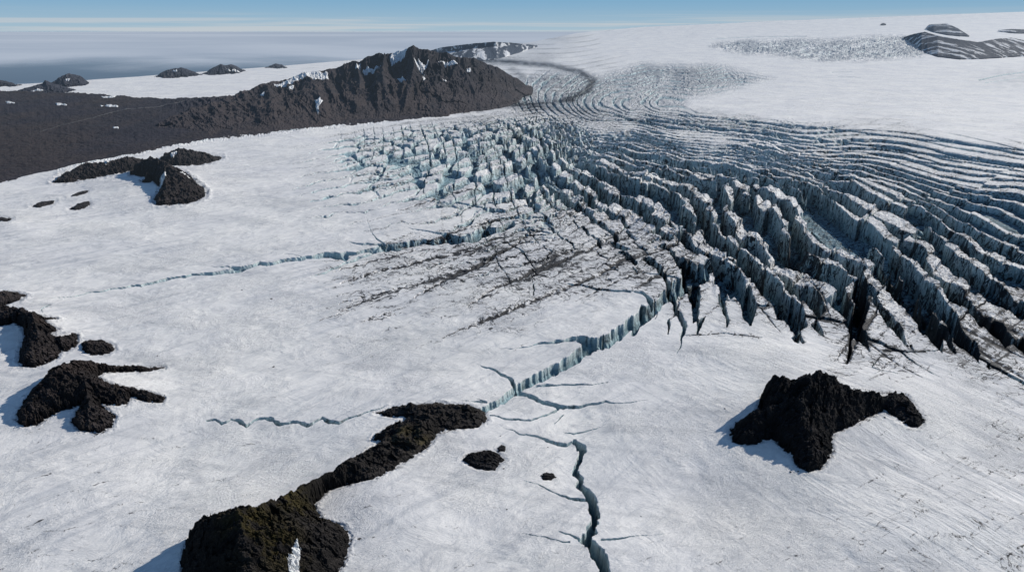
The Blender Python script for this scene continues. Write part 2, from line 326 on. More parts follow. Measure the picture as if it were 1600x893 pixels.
# single crevasses drawn one by one: points (x, y, width), depth factor
CR = [
 ([(55,474,.8),(120,462,1.6),(190,449,2.6),(250,438,4),(330,428,5),(385,418,6),(470,404,6),(540,396,7),(610,385,9),(660,376,8),(735,372,12),(800,350,10)],1.5),
 ([(318,414,.6),(352,416,1.6),(380,421,6)],1.3),([(443,396,.8),(500,399,2.4),(540,402,9)],1.3),([(545,376,.8),(590,381,3),(622,386,9)],1.3),([(630,355,.8),(690,364,3),(712,372,10)],1.2),
 ([(560,394,3),(600,380,2),(580,362,.8),(572,340,.6)],1.3),([(486,432,1),(530,416,3),(560,402,4),(620,385,5)],1.2),
 ([(756,646,9),(785,630,13),(812,606,15),(850,586,17),(890,564,17),(925,538,19),(950,532,20),(985,506,22),(1018,484,22),(1042,462,19),(1075,446,20),(1108,420,22)],1.3),
 ([(745,566,.8),(775,577,3),(800,594,6),(808,612,9)],1.4),([(806,616,9),(840,628,6),(880,638,7),(905,637,4),(960,632,1.6),(1010,628,.6)],1.3),
 ([(780,541,.7),(850,534,3),(900,528,6),(932,532,11)],1.4),([(838,604,3),(880,601,2.6),(950,598,1)],1.3),
 ([(766,656,2),(790,661,3),(830,661,2.4),(852,652,3),(872,641,4)],1.3),([(880,650,1.5),(866,664,1)],1.2),
 ([(718,632,1),(760,634,3),(745,628,1)],1.2),
 ([(775,668,.5),(812,684,1.6),(850,688,3.2),(886,695,4),(893,690,3)],1.4),([(880,676,1),(903,676,2),(940,668,.8)],1.3),
 ([(898,690,9),(910,703,13),(903,722,9),(898,733,8),(908,744,8),(903,754,9),(915,763,12),(926,778,14),(930,800,15),(924,825,16),(912,842,13)],2.6),
 ([(905,842,4),(925,848,14),(937,866,20),(943,885,18),(950,905,16),(960,940,14)],2.2),
 ([(818,752,.7),(860,765,1.6),(892,776,3),(916,778,5)],1.4),([(872,829,.8),(896,836,2.5),(908,842,3)],1.3),([(815,833,.7),(850,838,1.5),(890,845,2.4)],1.3),
 ([(940,841,3),(990,834,1.2),(1030,830,.8),(1075,828,.5)],1.3),
 ([(322,652,1.3),(335,650,3),(345,656,4),(360,650,2),(372,652,5),(384,660,4),(396,652,2),(412,649,3),(425,651,6),(436,658,5),(452,657,3),(462,656,4),(478,662,5),(492,657,3),(503,652,4),(514,659,6),(530,662,4),(545,655,3),(560,652,2.5),(580,645,2),(600,640,1)],1.5),
 ([(64,478,1),(80,480,1.5),(66,487,1.5),(68,494,1.2)],1.2),
 # long openings of the lower right edge
 ([(1150,395,16),(1170,412,26),(1196,445,26),(1222,485,22),(1242,515,14),(1254,540,4)],2.6),
 ([(1240,378,14),(1275,405,13),(1300,425,5)],2),([(1258,455,3),(1268,478,5),(1282,500,2)],1.5),
 ([(1344,452,24),(1346,480,26),(1338,505,20),(1330,530,7),(1320,578,3)],3),
 ([(1395,420,8),(1420,462,18),(1445,490,22),(1470,520,16),(1492,552,4)],2.4),
 ([(1120,415,10),(1126,440,16),(1128,470,10),(1135,512,2)],2.6),([(1060,490,9),(1070,510,8),(1064,530,3),(1057,555,1)],2.2),
 ([(1066,410,10),(1072,440,13),(1078,455,6)],2.2),([(1000,500,4),(990,520,8)],1.5),
 ([(1240,492,2),(1300,500,3),(1330,508,2)],1.4),([(1130,468,2),(1200,478,3)],1.4),([(1060,524,1),(1130,522,1.3),(1190,530,1)],1.3),([(1355,532,6),(1400,550,3),(1440,580,1),(1475,600,.6)],1.4),
 ([(1380,552,2),(1440,552,1.6),(1480,546,1)],1.3),([(1490,532,5),(1540,565,3),(1600,600,4),(1650,630,4)],1.5),([(1380,560,1),(1360,584,1.5),(1400,595,1)],1.2),
 ([(985,452,1),(1005,458,4),(1016,470,9)],1.6),([(830,440,1),(900,443,2),(985,455,3)],1.2),([(985,425,1),(1040,432,2.2),(1065,438,3)],1.3),
 ([(640,310,1),(700,316,2),(760,326,3)],1.2),([(490,300,1),(560,285,2),(640,270,3)],1.3)]
rng = np.random.default_rng(5)
def jag(pts, amp=.16):
    pts = [np.array(p, float) for p in pts]
    for it in range(3):
        out = [pts[0]]
        for a, b in zip(pts[:-1], pts[1:]):
            m = (a+b)/2; L = math.hypot(b[0]-a[0], b[1]-a[1])
            if L > 5:
                n = np.array([-(b[1]-a[1]), b[0]-a[0]])/L; k = rng.normal()*amp*min(L, 40)*.5
                m[:2] += n*k*np.array([1, .6]); m[2] *= 1+rng.normal()*.18; out.append(m)
            out.append(b)
        pts = out
    return pts

# ------------------------------------------------------------------ the glacier: one sheet from under the camera to the far ice cap
RES = 1.0
dx = 0.9*RES; xs = np.arange(-230, 1831, dx); dyr = .8*RES
yreg = np.arange(1010, 139.9, -dyr); nfar = 190
tt = (np.arange(1, nfar+1)/nfar)**.9
GX = np.repeat(xs[None], len(yreg)+nfar, 0)
top = skyline(xs) + .5*fbm(xs/60, xs*0, 3, 77)*sstep(900, 700, xs)
GY = np.vstack([np.repeat(yreg[:, None], len(xs), 1), yreg[-1] + (top[None]-yreg[-1])*tt[:, None]])
D = glacier_depth(GX, GY)
X, Y, Z = point(GX, GY, D)
mpp = (Y*CP + (H-Z)*SP)/F        # metres per image pixel
Z = Z + lie(GX, GY, X, Y)
print('base', time.time()-T0)
# crevasse families, only where they are
wx = fbm(GX/70, GY/45, 4, 21); wy = fbm(GX/60, GY/40, 4, 22); wf = fbm(GX/14, GY/9, 3, 23)
rowscale = np.clip((GY-120)/200, .15, 1.3)
rt_ = sstep(930, 1180, GX); jr = rowscale*(1-.72*rt_); jl = rowscale*(1-.66*rt_); QX = GX + 14*wx*jl + 3.0*wf*jr; QY = GY + 10*wy*jl + 2.0*wf*jr
p2 = phi2(QX, QY); p1 = phi1(QX, QY)
p2 = np.interp(p2, [-300, 6, 9, 13, 15, 19, 319], [-300, 6, 9.8, 17.5, 21, 26, 326])
def gradmag(p):
    gy, gx = np.gradient(p); return np.hypot(gx/dx, gy/dyr) + 1e-4
g2 = np.clip(gradmag(p2), 0, .6); g1 = np.clip(gradmag(p1), 0, .6)
right = sstep(800, 960, GX + (GY-230)*.35)
seg_ = np.floor(p1*.62 + 1.3*hash2(np.floor(p2/2.), p2*0, 44)); off = (hash2(seg_, seg_*0, 45)-.5)*.8*right*sstep(215, 262, GY)
p2 = p2 + off
leftz = 1 - sstep(720, 860, GX)
w2 = W2(GX, GY); w1 = W1(GX, GY); dp = DP(GX, GY)*1.12
ZONE = [(455,345),(430,290),(425,240),(440,212),(520,196),(620,186),(760,172),(860,160),(960,166),(1040,168),(1200,178),(1400,196),(1760,226),(1900,700),(1640,625),(1560,596),(1500,560),(1450,560),(1340,560),(1290,530),(1240,545),(1190,520),(1130,520),(1060,545),(1000,500),(975,470),(900,470),(760,470),(640,445),(540,400)]
def blur_zone():
    gx = np.arange(-400, 2001, 8.); gy = np.arange(0, 1201, 4.); a, b = np.meshgrid(gx, gy)
    R = sdf(a, b, ZONE, 1.6); return bil(R, (GX+400)/8, GY/4)
zn = blur_zone() + 14*wx + 6*wf
zs = sstep(-4, 34, zn); zs1 = sstep(-4, 60, zn)
w2 = w2*zs*(1-.5*leftz); w1 = w1*zs1
k2 = np.floor(p2); k1 = np.floor(p1)
def cut(p, k, w, g, other, s, soft):
    # each opening has its own width, opens and pinches out along its run
    ww = w*(.62 + .75*hash2(k, k*0, s)) + .8*w*fbm(other*.55 + 37*hash2(k, k*0, s+5), k*3.7, 3, s+1)
    c0 = .5 + .24*(hash2(k, k*0, s+2)-.5)
    e = (ww/2 - np.abs(p-k-c0))/g            # pixels inside the opening
    return np.clip(e/soft, -1, 1), ww, np.abs(p-k-c0)/g, e
right = sstep(800, 960, GX + (GY-230)*.35)
c2, ww2, dd2, e2 = cut(p2, k2, np.minimum(w2*(.75+.60*right), .90), g2, p1, 40, 1.5)
c1, ww1, dd1, e1 = cut(p1, k1, w1*(1.45-1.05*right), g1, p2, 60, 1.5)
c2 = np.where(ww2 > .03, c2, -1); c1 = np.where(ww1 > .03, c1, -1)
pr2 = np.clip(c2, 0, 1); pr1 = np.clip(c1, 0, 1)
# V-shaped floors
fl2 = np.clip(e2/np.maximum(dp*.55, 3), 0, 1); fl1 = np.clip(e1/np.maximum(dp*.5, 3), 0, 1)
right = sstep(800, 960, GX + (GY-230)*.35)
gap = np.maximum(pr2*(.62+.38*np.maximum(fl2, .9*right)), pr1*(.50+.35*fl1)*(1-.35*right))
# blocks between the openings stand at their own height and tilt
kb2 = np.floor(p2 + .5 - 0.0); kb1 = np.floor(p1 + .5)
hb = hash2(kb2, kb1, 80) - .5; ta = hash2(kb2, kb1, 81)-.5; tb = hash2(kb2, kb1, 82)-.5
act = np.clip((w2+w1)*1.7, 0, 1)
blk = (hb*.42 + ta*(p2-kb2)*.45 + tb*(p1-kb1)*.5)*(1-.35*right)
cA, cB, cI = cellf(p1*1.05, p2*.42, 90)
cgap = np.clip(((w1+w2)*.42*(.5+hash2(kb1, kb2, 93)) - (cB-cA))/.10, 0, 1)*sstep(.16, .36, w1+w2)*(1-right)
gap = np.maximum(gap, cgap*.8)
blk = blk + ((cI-.5)*.62 + (cI*7%1-.5)*(p1-kb1)*1.1)*(1-.92*right) + fbm(GX/16, GY/9, 4, 95, .6, True)*(.18-.07*right) + right*.42*fbm(p1*.40, kb2*3.1, 3, 97)
rough = sstep(.22, .6, w1+w2)
dps = dp*(1 + right*.55*(hash2(k2, k2*0, 48)-.5)); hpx = -gap*dps*(1-.22*leftz) + blk*dp*act*rough*(.72-.22*leftz)
gap = gap*sstep(.0, .02, w1+w2)
Z = Z + hpx*mpp
dm = DIRT(GX, GY)
near = np.maximum(np.exp(-(np.maximum(dd2-ww2/2/g2, 0)/3.5)), np.exp(-(np.maximum(dd1-ww1/2/g1, 0)/3.0))*.9)
lines = np.maximum(np.exp(-(dd1/1.6)**2), np.exp(-(dd2/1.3)**2)*sstep(1000, 1150, GX))
lines2 = np.exp(-((cB-cA)/.07)**2)*sstep(.1, .3, w1+w2)
dirt = dm*(.30 + .62*near*sstep(0, .1, w1+w2) + 1.0*lines*(1-.4*right)*np.clip(fbm(GX/45, GY/22, 3, 31)*1.6+.55, 0, 1.2)) + .35*dm*lines2
dirt = dirt + .7*np.clip(fbm(GX/70, GY/26, 4, 33)+.1, 0, 1)*dm
DL = [([(530,442),(577,428),(672,405),(746,389),(790,372)],2.2),([(530,474),(614,453),(699,435),(746,416),(807,384),(840,360)],2.4),([(641,469),(699,438),(732,425),(775,400)],2.),([(500,500),(570,472),(640,448)],1.2),
      ([(729,479),(760,455),(820,432),(854,408),(900,388)],2.4),([(729,513),(800,484),(854,460),(928,432),(979,405),(1029,391),(1060,380)],3.2),([(690,525),(760,498),(820,475)],1.2),([(560,505),(640,478)],1.),([(600,392),(680,372),(740,352),(820,330)],1.8),
      ([(520,425),(600,404),(650,388)],1.4),([(800,440),(870,412),(940,380),(985,350)],2.2),([(860,345),(905,325),(930,290)],2.),([(985,455),(1040,425),(1100,392)],1.8),([(620,330),(700,305),(760,290)],1.4),([(560,300),(640,282)],1.2),([(900,470),(960,440),(1030,412)],1.6),
      ([(1330,520),(1380,560),(1440,600)],2.),([(1480,512),(1540,556),(1600,592),(1660,640)],2.8),([(1440,480),(1520,520),(1600,556)],3.),([(1500,470),(1560,505),(1640,545)],4.),([(1380,470),(1340,530),(1322,580)],3.5),([(1260,430),(1290,470),(1300,500)],2.),([(1400,560),(1360,600)],1.6),([(1330,535),(1300,575)],1.6),([(1180,470),(1220,520)],1.8),([(1110,420),(1070,450),(1050,500)],2.2),([(1540,530),(1500,570)],1.4),([(1580,575),(1520,600)],1.2),
      ([(1210,478),(1280,498),(1335,510)],1.2),([(1060,526),(1120,522),(1190,530)],.9)]
for pts, w in DL:
    mx_, my_ = min(p[0] for p in pts)-30, min(p[1] for p in pts)-25; Mx, My = max(p[0] for p in pts)+30, max(p[1] for p in pts)+25
    i0 = max(int((mx_-xs[0])/dx), 0); i1 = min(int((Mx-xs[0])/dx), len(xs)-1); j0 = max(int((1010-My)/dyr), 0); j1 = int((1010-my_)/dyr); sl = (slice(j0, j1), slice(i0, i1))
    d, t = seg_dist(GX[sl]+4*wf[sl]+5*wx[sl], GY[sl]+2.6*wf[sl]+3*wy[sl], pts); ends = np.clip(np.minimum(t, len(pts)-1-t)*2.2, .25, 1)
    vv = np.exp(-(d/(w*.74*ends))**2); dirt[sl] += vv*(.85+1.9*fbm(GX[sl]/10, GY[sl]/6, 4, 35)) + .30*np.exp(-(d/(w*5))**2)*ends*(1+fbm(GX[sl]/20, GY[sl]/9, 3, 36))
    Z[sl] -= vv*.8*w*mpp[sl]
print('families', time.time()-T0)
# cross joints: hairline dark cuts on the flat slabs
# far moraine bands and far icefalls ------------------------------------
far = GY < 185
def band(pts, w, jit=2.):
    r = np.zeros_like(GX); rows = slice(np.searchsorted(-GY[:, 0], -240), None)
    d, _ = seg_dist(GX[rows] + jit*wf[rows], GY[rows] + .4*jit*wx[rows], pts, 1.8); r[rows] = np.exp(-(d/w)**2); return r
mor = 1.25*band([(735,93),(800,97),(860,102),(905,112),(925,126),(918,142),(890,155)], 7) + .8*band([(890,155),(840,163),(770,166)], 7) + .5*band([(800,108),(815,120)], 7)
dirt = dirt + 1.15*mor*(.6+.4*fbm(GX/9, GY/5, 3, 41))
icf1 = np.clip(sdf(GX[yreg.size-110:], GY[yreg.size-110:], [(800,125),(850,108),(900,112),(940,118),(1000,97),(1110,98),(1210,122),(1150,142),(1080,156),(1080,168),(1200,184),(1350,202),(1200,212),(1000,200),(880,184),(800,172),(790,150)], 1.6)/26+.22+.25*wx[yreg.size-110:], 0, 1)
icf2 = np.clip(sdf(GX[yreg.size-110:], GY[yreg.size-110:], [(1115,66),(1180,60),(1300,58),(1420,54),(1480,62),(1440,92),(1370,98),(1250,96),(1150,84),(1100,74)], 1.6)/16+.15+.5*wx[yreg.size-110:], 0, 1)
r0 = yreg.size-110; xx = GX[r0:]; yy_ = GY[r0:]
# curved ribs of the upper icefall
ang = np.arctan2((yy_-60)*2.2, (xx-900)); rad = np.hypot(xx-900, (yy_-60)*2.6)
rib = fbm(rad/16+wx[r0:]*1.5, ang*2.2, 2, 51); p3 = phi3(xx+7*wx[r0:]+2*wf[r0:], yy_+2.2*wx[r0:]+.7*wf[r0:])*1.35; rib2 = np.abs(p3 % 1 - .5)*2
bl = fbm(xx/9+3*wx[r0:], yy_/3.2+2*wy[r0:], 4, 52, .6, True)
lower = sstep(160, 178, yy_); slot = np.clip((.34+.55*fbm(xx/26, yy_/7, 4, 68)*(1-.5*lower)-rib2)/.2, 0, 1)
hill = icf1*(-slot*(1.6+1.6*lower) + bl*1.9*(1-.85*lower) - .8) 
bl2 = fbm(xx/17+yy_/5, yy_/2.6, 4, 54, .6, True)
hill = hill + icf2*(bl2*4.2 - 1.8)
Z[r0:] += hill*mpp[r0:]
grey = np.zeros_like(GX)
grey[r0:] = np.clip(icf2*(.78+1.3*fbm(xx/34+yy_/9, yy_/8, 4, 59)) + icf1*((.40+.35*sstep(150, 105, yy_))*(1-.8*lower)+.55*slot+.40*fbm(xx/24, yy_/9, 3, 56)), 0, .85)  # shadow tone of the far icefalls put into the colour as blue-grey
gap[r0:] = np.maximum(gap[r0:], icf1*np.clip(.10*(1-lower) + .5*slot - .2*bl*(1-lower), 0, .6) + icf2*np.clip(.26-.4*bl2, .0, .3))
dirt[r0:] += icf1*.25
# hollow's shade painted grey at the right edge, long dark crevasse lines of the upper arcs
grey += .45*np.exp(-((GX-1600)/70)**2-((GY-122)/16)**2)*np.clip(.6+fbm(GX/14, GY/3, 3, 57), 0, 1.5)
for pts, w in (([(1060,178),(1150,187),(1300,201),(1450,218),(1700,246)], 1.5), ([(1010,186),(1100,197),(1250,214),(1400,234),(1700,274)], 1.9), ([(960,178),(1010,192),(1100,205),(1300,232),(1500,262),(1700,292)], 1.3),
               ([(1110,60.5),(1180,57),(1260,56.5)], .8), ([(1530,125),(1560,118),(1600,112),(1660,108)], 1.2),([(1540,129),(1600,120)], .8), ([(1310,120),(1345,121)], .5), ([(1300,113),(1330,112)], .5)):
    rows = slice(np.searchsorted(-GY[:, 0], -300), None)
    d, _ = seg_dist(GX[rows]+2*wf[rows], GY[rows]+.5*wx[rows], pts)
    v = np.clip((w*(1+.5*wx[rows]) - d)/.8, 0, 1); Z[rows] -= v*4.*w*mpp[rows]; gap[rows] = np.maximum(gap[rows], v*.7)
# single crevasses
y0r = yreg[0]
for pts, df in CR:
    pj = jag(pts, .13); px = [p[0] for p in pj]; py = [p[1] for p in pj]; ws = np.array([p[2] for p in pj])
    i0 = max(int((min(px)-30-xs[0])/dx), 0); i1 = min(int((max(px)+30-xs[0])/dx), len(xs)-1)
    j0 = max(int((y0r-max(py)-30)/dyr), 0); j1 = min(int((y0r-min(py)+30)/dyr), len(yreg)-1)
    if i1 <= i0 or j1 <= j0: continue
    sl = (slice(j0, j1), slice(i0, i1)); ax, ay = GX[sl], GY[sl]
    d, t = seg_dist(ax + .8*wf[sl], ay, pj, 1.0); w = np.interp(t, np.arange(len(ws)), ws)*(1+.25*wf[sl])
    e = w/2 - d
    v = np.clip(e/.9 + .25, 0, 1); depth = np.minimum(w*df + .8, 60)
    vv = v*(.5+.5*np.clip(e/np.maximum(w*.3, .8), 0, 1))
    Z[sl] -= vv*depth*mpp[sl]; gap[sl] = np.maximum(gap[sl], vv*np.clip(.50+w/22, 0, 1.))
    lip = np.exp(-(np.maximum(d-w/2, 0)/2.2))*sstep(1020, 1240, ax)*.9*sstep(600, 560, ay)
    dirt[sl] += lip*.8
# melt-worn darker snow and faint ash streaks on the open slope
grey += .95*mor*np.clip(.75+fbm(GX/8, GY/4, 3, 67)*.6, 0, 1)
grey += .50*np.clip(fbm((GX+GY*.8)/200, (GY-GX*.12)/16, 4, 61)-.05, 0, 1)*sstep(200, 330, GY)
grey += .22*np.exp(-((GX-1180)/110)**2-((GY-790)/45)**2)*np.clip(.7+fbm(GX/10, GY/6, 4, 63), 0, 1.6)
grey += .10*np.exp(-((GX-760)/160)**2-((GY-560)/16)**2) + .12*np.exp(-((GX-560)/260)**2-((GY-560)/12)**2)*np.clip(fbm(GX/60, GY/8, 3, 65)+.4, 0, 1)
grey += .36*sstep(.3, 1., dm)*np.clip(.25+fbm(GX/30, GY/14, 4, 66), 0, 1)
# ice passes under the dark land at its left margin
MARG = [(-500,352),(-230,322),(0,284),(60,272),(110,262),(180,247),(260,228),(330,217),(430,206),(520,196),(600,188),(700,178),(760,168),(800,158),(830,146),(812,126),(790,112),(700,108),(560,112),(430,135),(370,150),(330,159),(240,156),(120,148),(0,144),(-230,140),(-500,138)]
md = sdf(GX[::1, :int((900+230)/dx)], GY[:, :int((900+230)/dx)], MARG, 1.5)
sub = (slice(None), slice(0, md.shape[1]))
mdn = md + 5*wf[sub]*0+3*fbm(GX[sub]/22, GY[sub]/9, 3, 71)
Z[sub] -= np.clip(mdn*.5, 0, 12)*mpp[sub] + 60*sstep(6, 30, mdn)
edge = np.exp(-(np.minimum(mdn, 0)/7)**2)*(mdn < 1)*sstep(60, 130, GX[sub])*sstep(700, 560, GX[sub])*(GY[sub] > 180)
Z[sub] += edge*(fbm(GX[sub]/5, GY[sub]/2.5, 3, 72, .6, True))*1.6*mpp[sub]; gap[sub] = np.maximum(gap[sub], edge*.16)

del wx, wy, wf, D, md, mdn

# ------------------------------------------------------------------ rock showing through the ice
def ground(x, y):
    Yd = depth_of(y); X, Y, Z = point(x, y, Yd)
    return X, Y, Z + lie(x, y, X, Y), (Y*CP + (H-Z)*SP)/F
def roof(x, y, outline, ridges, ky, noise_amp, fs, seed, out_slope=.7, left=.5, prof=None, gul=.16, edge=1., crag=1.):
    """height in image rows: nil on the outline, ridge heights on the ridges"""
    w = (7*fbm(x/(fs*.6), y*ky/(fs*.6), 4, seed+3, .6) + 4.2*fbm(x/(fs*.16), y*ky/(fs*.16), 4, seed+5, .7) + .8)*min(1, fs/20)*edge
    uA, uB, uI = cellf(x/(fs*.24)+.8*w/fs, y*ky/(fs*.24), seed+31)
    vA, vB, vI = cellf(x/(fs*.6)+.5*w/fs, y*ky/(fs*.6), seed+33)
    if crag: w = w + min(1, fs/16)*(2.4*(uI-.5) + 3.5*(vI-.5))
    d = sdf(x, y, outline, ky) + w
    r = np.zeros_like(x); arc = np.zeros_like(x); qq = np.zeros_like(x)
    for k_, rd in enumerate(ridges):
        dr, t = seg_dist(x, y, rd, ky) if len(rd) > 1 else (np.hypot(x-rd[0][0], (y-rd[0][1])*ky), x*0)
        hr = np.interp(t, np.arange(len(rd)), [p[2] for p in rd])
        rx_ = np.interp(t, np.arange(len(rd)), [p[0] for p in rd])
        side = sstep(3, -3, x-rx_) if left else 0.
        q_ = np.clip(d, 0, None)/(np.clip(d, 0, None)+dr+1e-3)
        cum = np.concatenate([[0], np.cumsum(np.hypot(np.diff([p[0] for p in rd]), ky*np.diff([p[1] for p in rd])))])
        al = np.interp(t, np.arange(len(rd)), cum) + 60*k_ + 400*(x < rx_)
        if prof is not None: q_ = np.interp(q_, prof[0], prof[1])
        v_ = hr*q_**(1-left*side); m_ = v_ > r
        r = np.where(m_, v_, r); arc = np.where(m_, al, arc); qq = np.where(m_, q_, qq)
    n = fbm(x/fs, y*ky/fs, 6, seed, .55, True); n2 = fbm(x/(fs*.28), y*ky/(fs*.28), 4, seed+9, .6, True)
    gl_ = fbm(arc/(fs*.35) + .8*n, qq*1.6, 4, seed+20, .6, True)
    h = r*(1 + gul*(gl_-.3)*np.sin(np.pi*np.clip(qq, 0, 1))**.7) + noise_amp*((n*1.0-.30)*(.35+.65*sstep(.1, .6, qq))+n2*.22)*np.clip(d/(fs*.6), 0, 1) + np.clip(d, 0, 3)*.25
    h = h + crag*noise_amp*(.20*(uI-.5) - .14*uA + .80*(vI-.5) - .16*vA + .12)*np.clip(d/(fs*.35), 0, 1)
    return np.where(d > 0, h, d*out_slope), d
OUTS = []
def outcrop(name, label, cat, outline, ridges, mat, step=1.0, ky=2.0, na=3., fs=22, seed=1, group=None, moss=None, patches=(), left=.5):
    OUTS.append(outline)
    ol = np.array(outline, float); m = 8
    x = np.arange(ol[:, 0].min()-m, ol[:, 0].max()+m, step); y = np.arange(ol[:, 1].max()+m*.6, ol[:, 1].min()-m*.6, -step/ky*1.2)
    x, y = np.meshgrid(x, y)
    h, d = roof(x, y, outline, ridges, ky, na*1.25, fs, seed, .7, left)
    gx, gy, gz, mp = ground(x, y)
    z = gz + h*mp*1.03
    org = ground(np.array([ol[:, 0].mean()]), np.array([ol[:, 1].mean()])); org = (float(org[0][0]), float(org[1][0]), float(org[2][0]))
    at = {}
    mo = np.zeros_like(x)
    for a, b, c, e in (moss or ()): mo = np.maximum(mo, np.exp(-((x-a)/c)**2-((y-b)/e)**2))
    at['moss'] = mo
    o = sheet(name, gx, gy, z, mat, keep=d > -6, attrs=at, origin=org)
    tag(o, label, cat, group)
    for pl in patches:
        pl = np.array(pl, float)
        a = np.arange(pl[:, 0].min()-3, pl[:, 0].max()+3, .6); b = np.arange(pl[:, 1].max()+3, pl[:, 1].min()-3, -.4); a, b = np.meshgrid(a, b)
        hh, dd = roof(a, b, outline, ridges, ky, na*1.25, fs, seed, .7, left); s_ = sdf(a, b, pl, 1.3) + 1.5*fbm(a/5, b/3, 3, 4)
        q = ground(a, b); hz = q[2] + hh*q[3]*1.03 + np.clip(s_*.7, -3, 1.6)*q[3] + na*.25*q[3]*0
        sheet('snow_patch', q[0], q[1], hz, SNOW, keep=s_ > -2.5, parent=o, origin=org)
    return o
GN = 'rock outcrops standing out of the snow'
outcrop('rock_outcrop', 'black pyramid shaped nunatak with a long right arm at lower right of the crevasses', 'rock',
  [(1141,682),(1160,670),(1183,662),(1186,645),(1196,634),(1240,632),(1262,634),(1290,640),(1330,647),(1372,648),(1388,641),(1408,641),(1418,650),(1438,672),(1432,682),(1420,680),(1404,674),(1390,666),(1378,661),(1355,668),(1330,680),(1300,690),(1293,700),(1296,716),(1280,735),(1262,738),(1245,728),(1238,716),(1222,706),(1205,692),(1180,700),(1160,700),(1145,696)],
  [[(1198,648,40),(1212,652,45),(1228,654,40),(1245,656,47),(1262,656,57),(1300,657,38),(1340,657,20),(1375,655,13),(1400,650,9),(1424,668,4)], [(1262,656,54),(1244,675,40),(1252,702,24),(1268,724,8)], [(1244,675,40),(1200,676,26),(1160,683,17),(1148,688,10)]], ROCK, .6, 2., 6, 24, 3, GN, left=.25)
outcrop('rock_outcrop', 'long dark mossy ridge running from the bottom left edge up to the crack junction', 'rock',
  [(288,893),(291,862),(298,846),(318,838),(355,838),(400,832),(440,806),(470,780),(500,757),(540,735),(575,711),(596,698),(612,692),(600,694),(585,690),(600,678),(628,668),(640,658),(618,657),(590,650),(610,642),(650,640),(690,637),(735,643),(757,652),(758,664),(745,674),(700,680),(680,686),(672,700),(655,714),(615,741),(588,757),(535,764),(510,772),(488,792),(500,818),(535,830),(547,846),(540,872),(525,905),(520,960),(500,1010),(400,1045),(320,1035),(282,975)],
  [[(300,850,12),(312,855,34),(330,862,50),(352,868,66),(385,877,88),(410,862,73),(430,842,58),(455,818,46),(480,793,34),(505,768,24),(540,752,20),(600,716,13),(650,690,11),(690,660,9),(735,655,6)], [(385,877,88),(396,920,84),(410,975,70),(420,1020,40)], [(430,842,58),(475,860,36),(505,888,24),(520,900,10)],[(610,650,5),(640,649,6)]], ROCKM, .8, 1.7, 6, 30, 11, GN, left=.35,
  moss=[(405,885,45,50),(450,820,60,25),(440,900,40,40),(640,700,30,12)], patches=[[(455,914),(470,884),(474,896),(472,924),(468,945),(458,938)]])
outcrop('rock_outcrop', 'small dark rock patch on snow to the right of the mossy ridge', 'rock', [(725,724),(735,716),(760,712),(775,712),(787,722),(778,728),(772,738),(750,737),(735,732)], [[(740,722,5),(768,720,6)]], ROCK, .5, 2., 2., 8, 21, GN)
outcrop('rock_outcrop', 'tiny round rock just above the small dark rock patch', 'rock', [(777,706),(783,701),(790,703),(788,710),(780,710)], [[(782,706,1.5),(785,705,1.5)]], ROCK, .4, 2., .6, 5, 23, GN)
outcrop('rock_outcrop', 'tiny oval rock alone on snow left of the winding crevasse', 'rock', [(845,743),(852,738),(864,738),(868,743),(860,748),(850,748)], [[(852,743,2),(862,743,2)]], ROCK, .4, 2., .8, 6, 25, GN)
outcrop('rock_outcrop', 'hook shaped brown rock arch at the left edge, middle of the frame', 'rock',
  [(-40,492),(10,489),(40,494),(62,503),(88,504),(64,506),(80,518),(90,522),(76,530),(84,536),(96,534),(118,528),(120,536),(116,542),(104,548),(94,548),(85,560),(56,571),(36,569),(30,562),(34,550),(44,536),(42,520),(28,512),(5,514),(-40,516)],
  [[(-30,500,8),(20,500,12),(55,511,14),(62,532,20),(66,545,16)], [(62,532,20),(90,540,8),(110,537,4)]], BROWN, .6, 2., 3.5, 16, 31, GN)
outcrop('rock_outcrop', 'low brown rock hump right of the hook shaped rock', 'rock', [(128,541),(134,536),(160,535),(176,540),(178,546),(165,553),(142,554),(134,551)], [[(138,545,5),(168,544,4)]], BROWN, .5, 2., 2., 10, 33, GN)
outcrop('rock_outcrop', 'branching dark rock with a pointed tail to the right, left edge of snowfield', 'rock',
  [(28,655),(36,640),(52,622),(70,612),(90,592),(120,580),(170,578),(225,574),(255,572),(235,577),(190,583),(160,589),(152,597),(164,606),(190,613),(228,616),(255,622),(252,628),(230,629),(205,623),(196,636),(170,637),(155,634),(160,643),(178,652),(172,664),(150,672),(125,670),(116,660),(124,648),(138,636),(110,643),(95,644),(75,652),(55,662),(38,664)],
  [[(60,640,14),(100,614,28),(125,592,20),(170,584,7),(220,577,3)], [(100,614,28),(140,622,20),(180,626,9),(240,624,3)], [(140,622,20),(144,655,10)]], BROWN, .6, 2., 4, 18, 35, GN)
outcrop('rock_outcrop', 'smooth dark hump cut by the left edge above the hook shaped rock', 'rock', [(-60,470),(-20,462),(20,463),(41,468),(30,476),(5,483),(-60,486)], [[(-50,474,6),(10,472,5)]], BROWN, .6, 2., 1.5, 14, 37, GN)
outcrop('rock_outcrop', 'tiny dark sliver of rock at left edge of the upper snow', 'rock', [(-30,349),(0,346),(18,347),(12,350),(-30,353)], [[(-20,349,2),(8,348,1)]], ROCK, .5, 2.5, .6, 8, 39, GN)
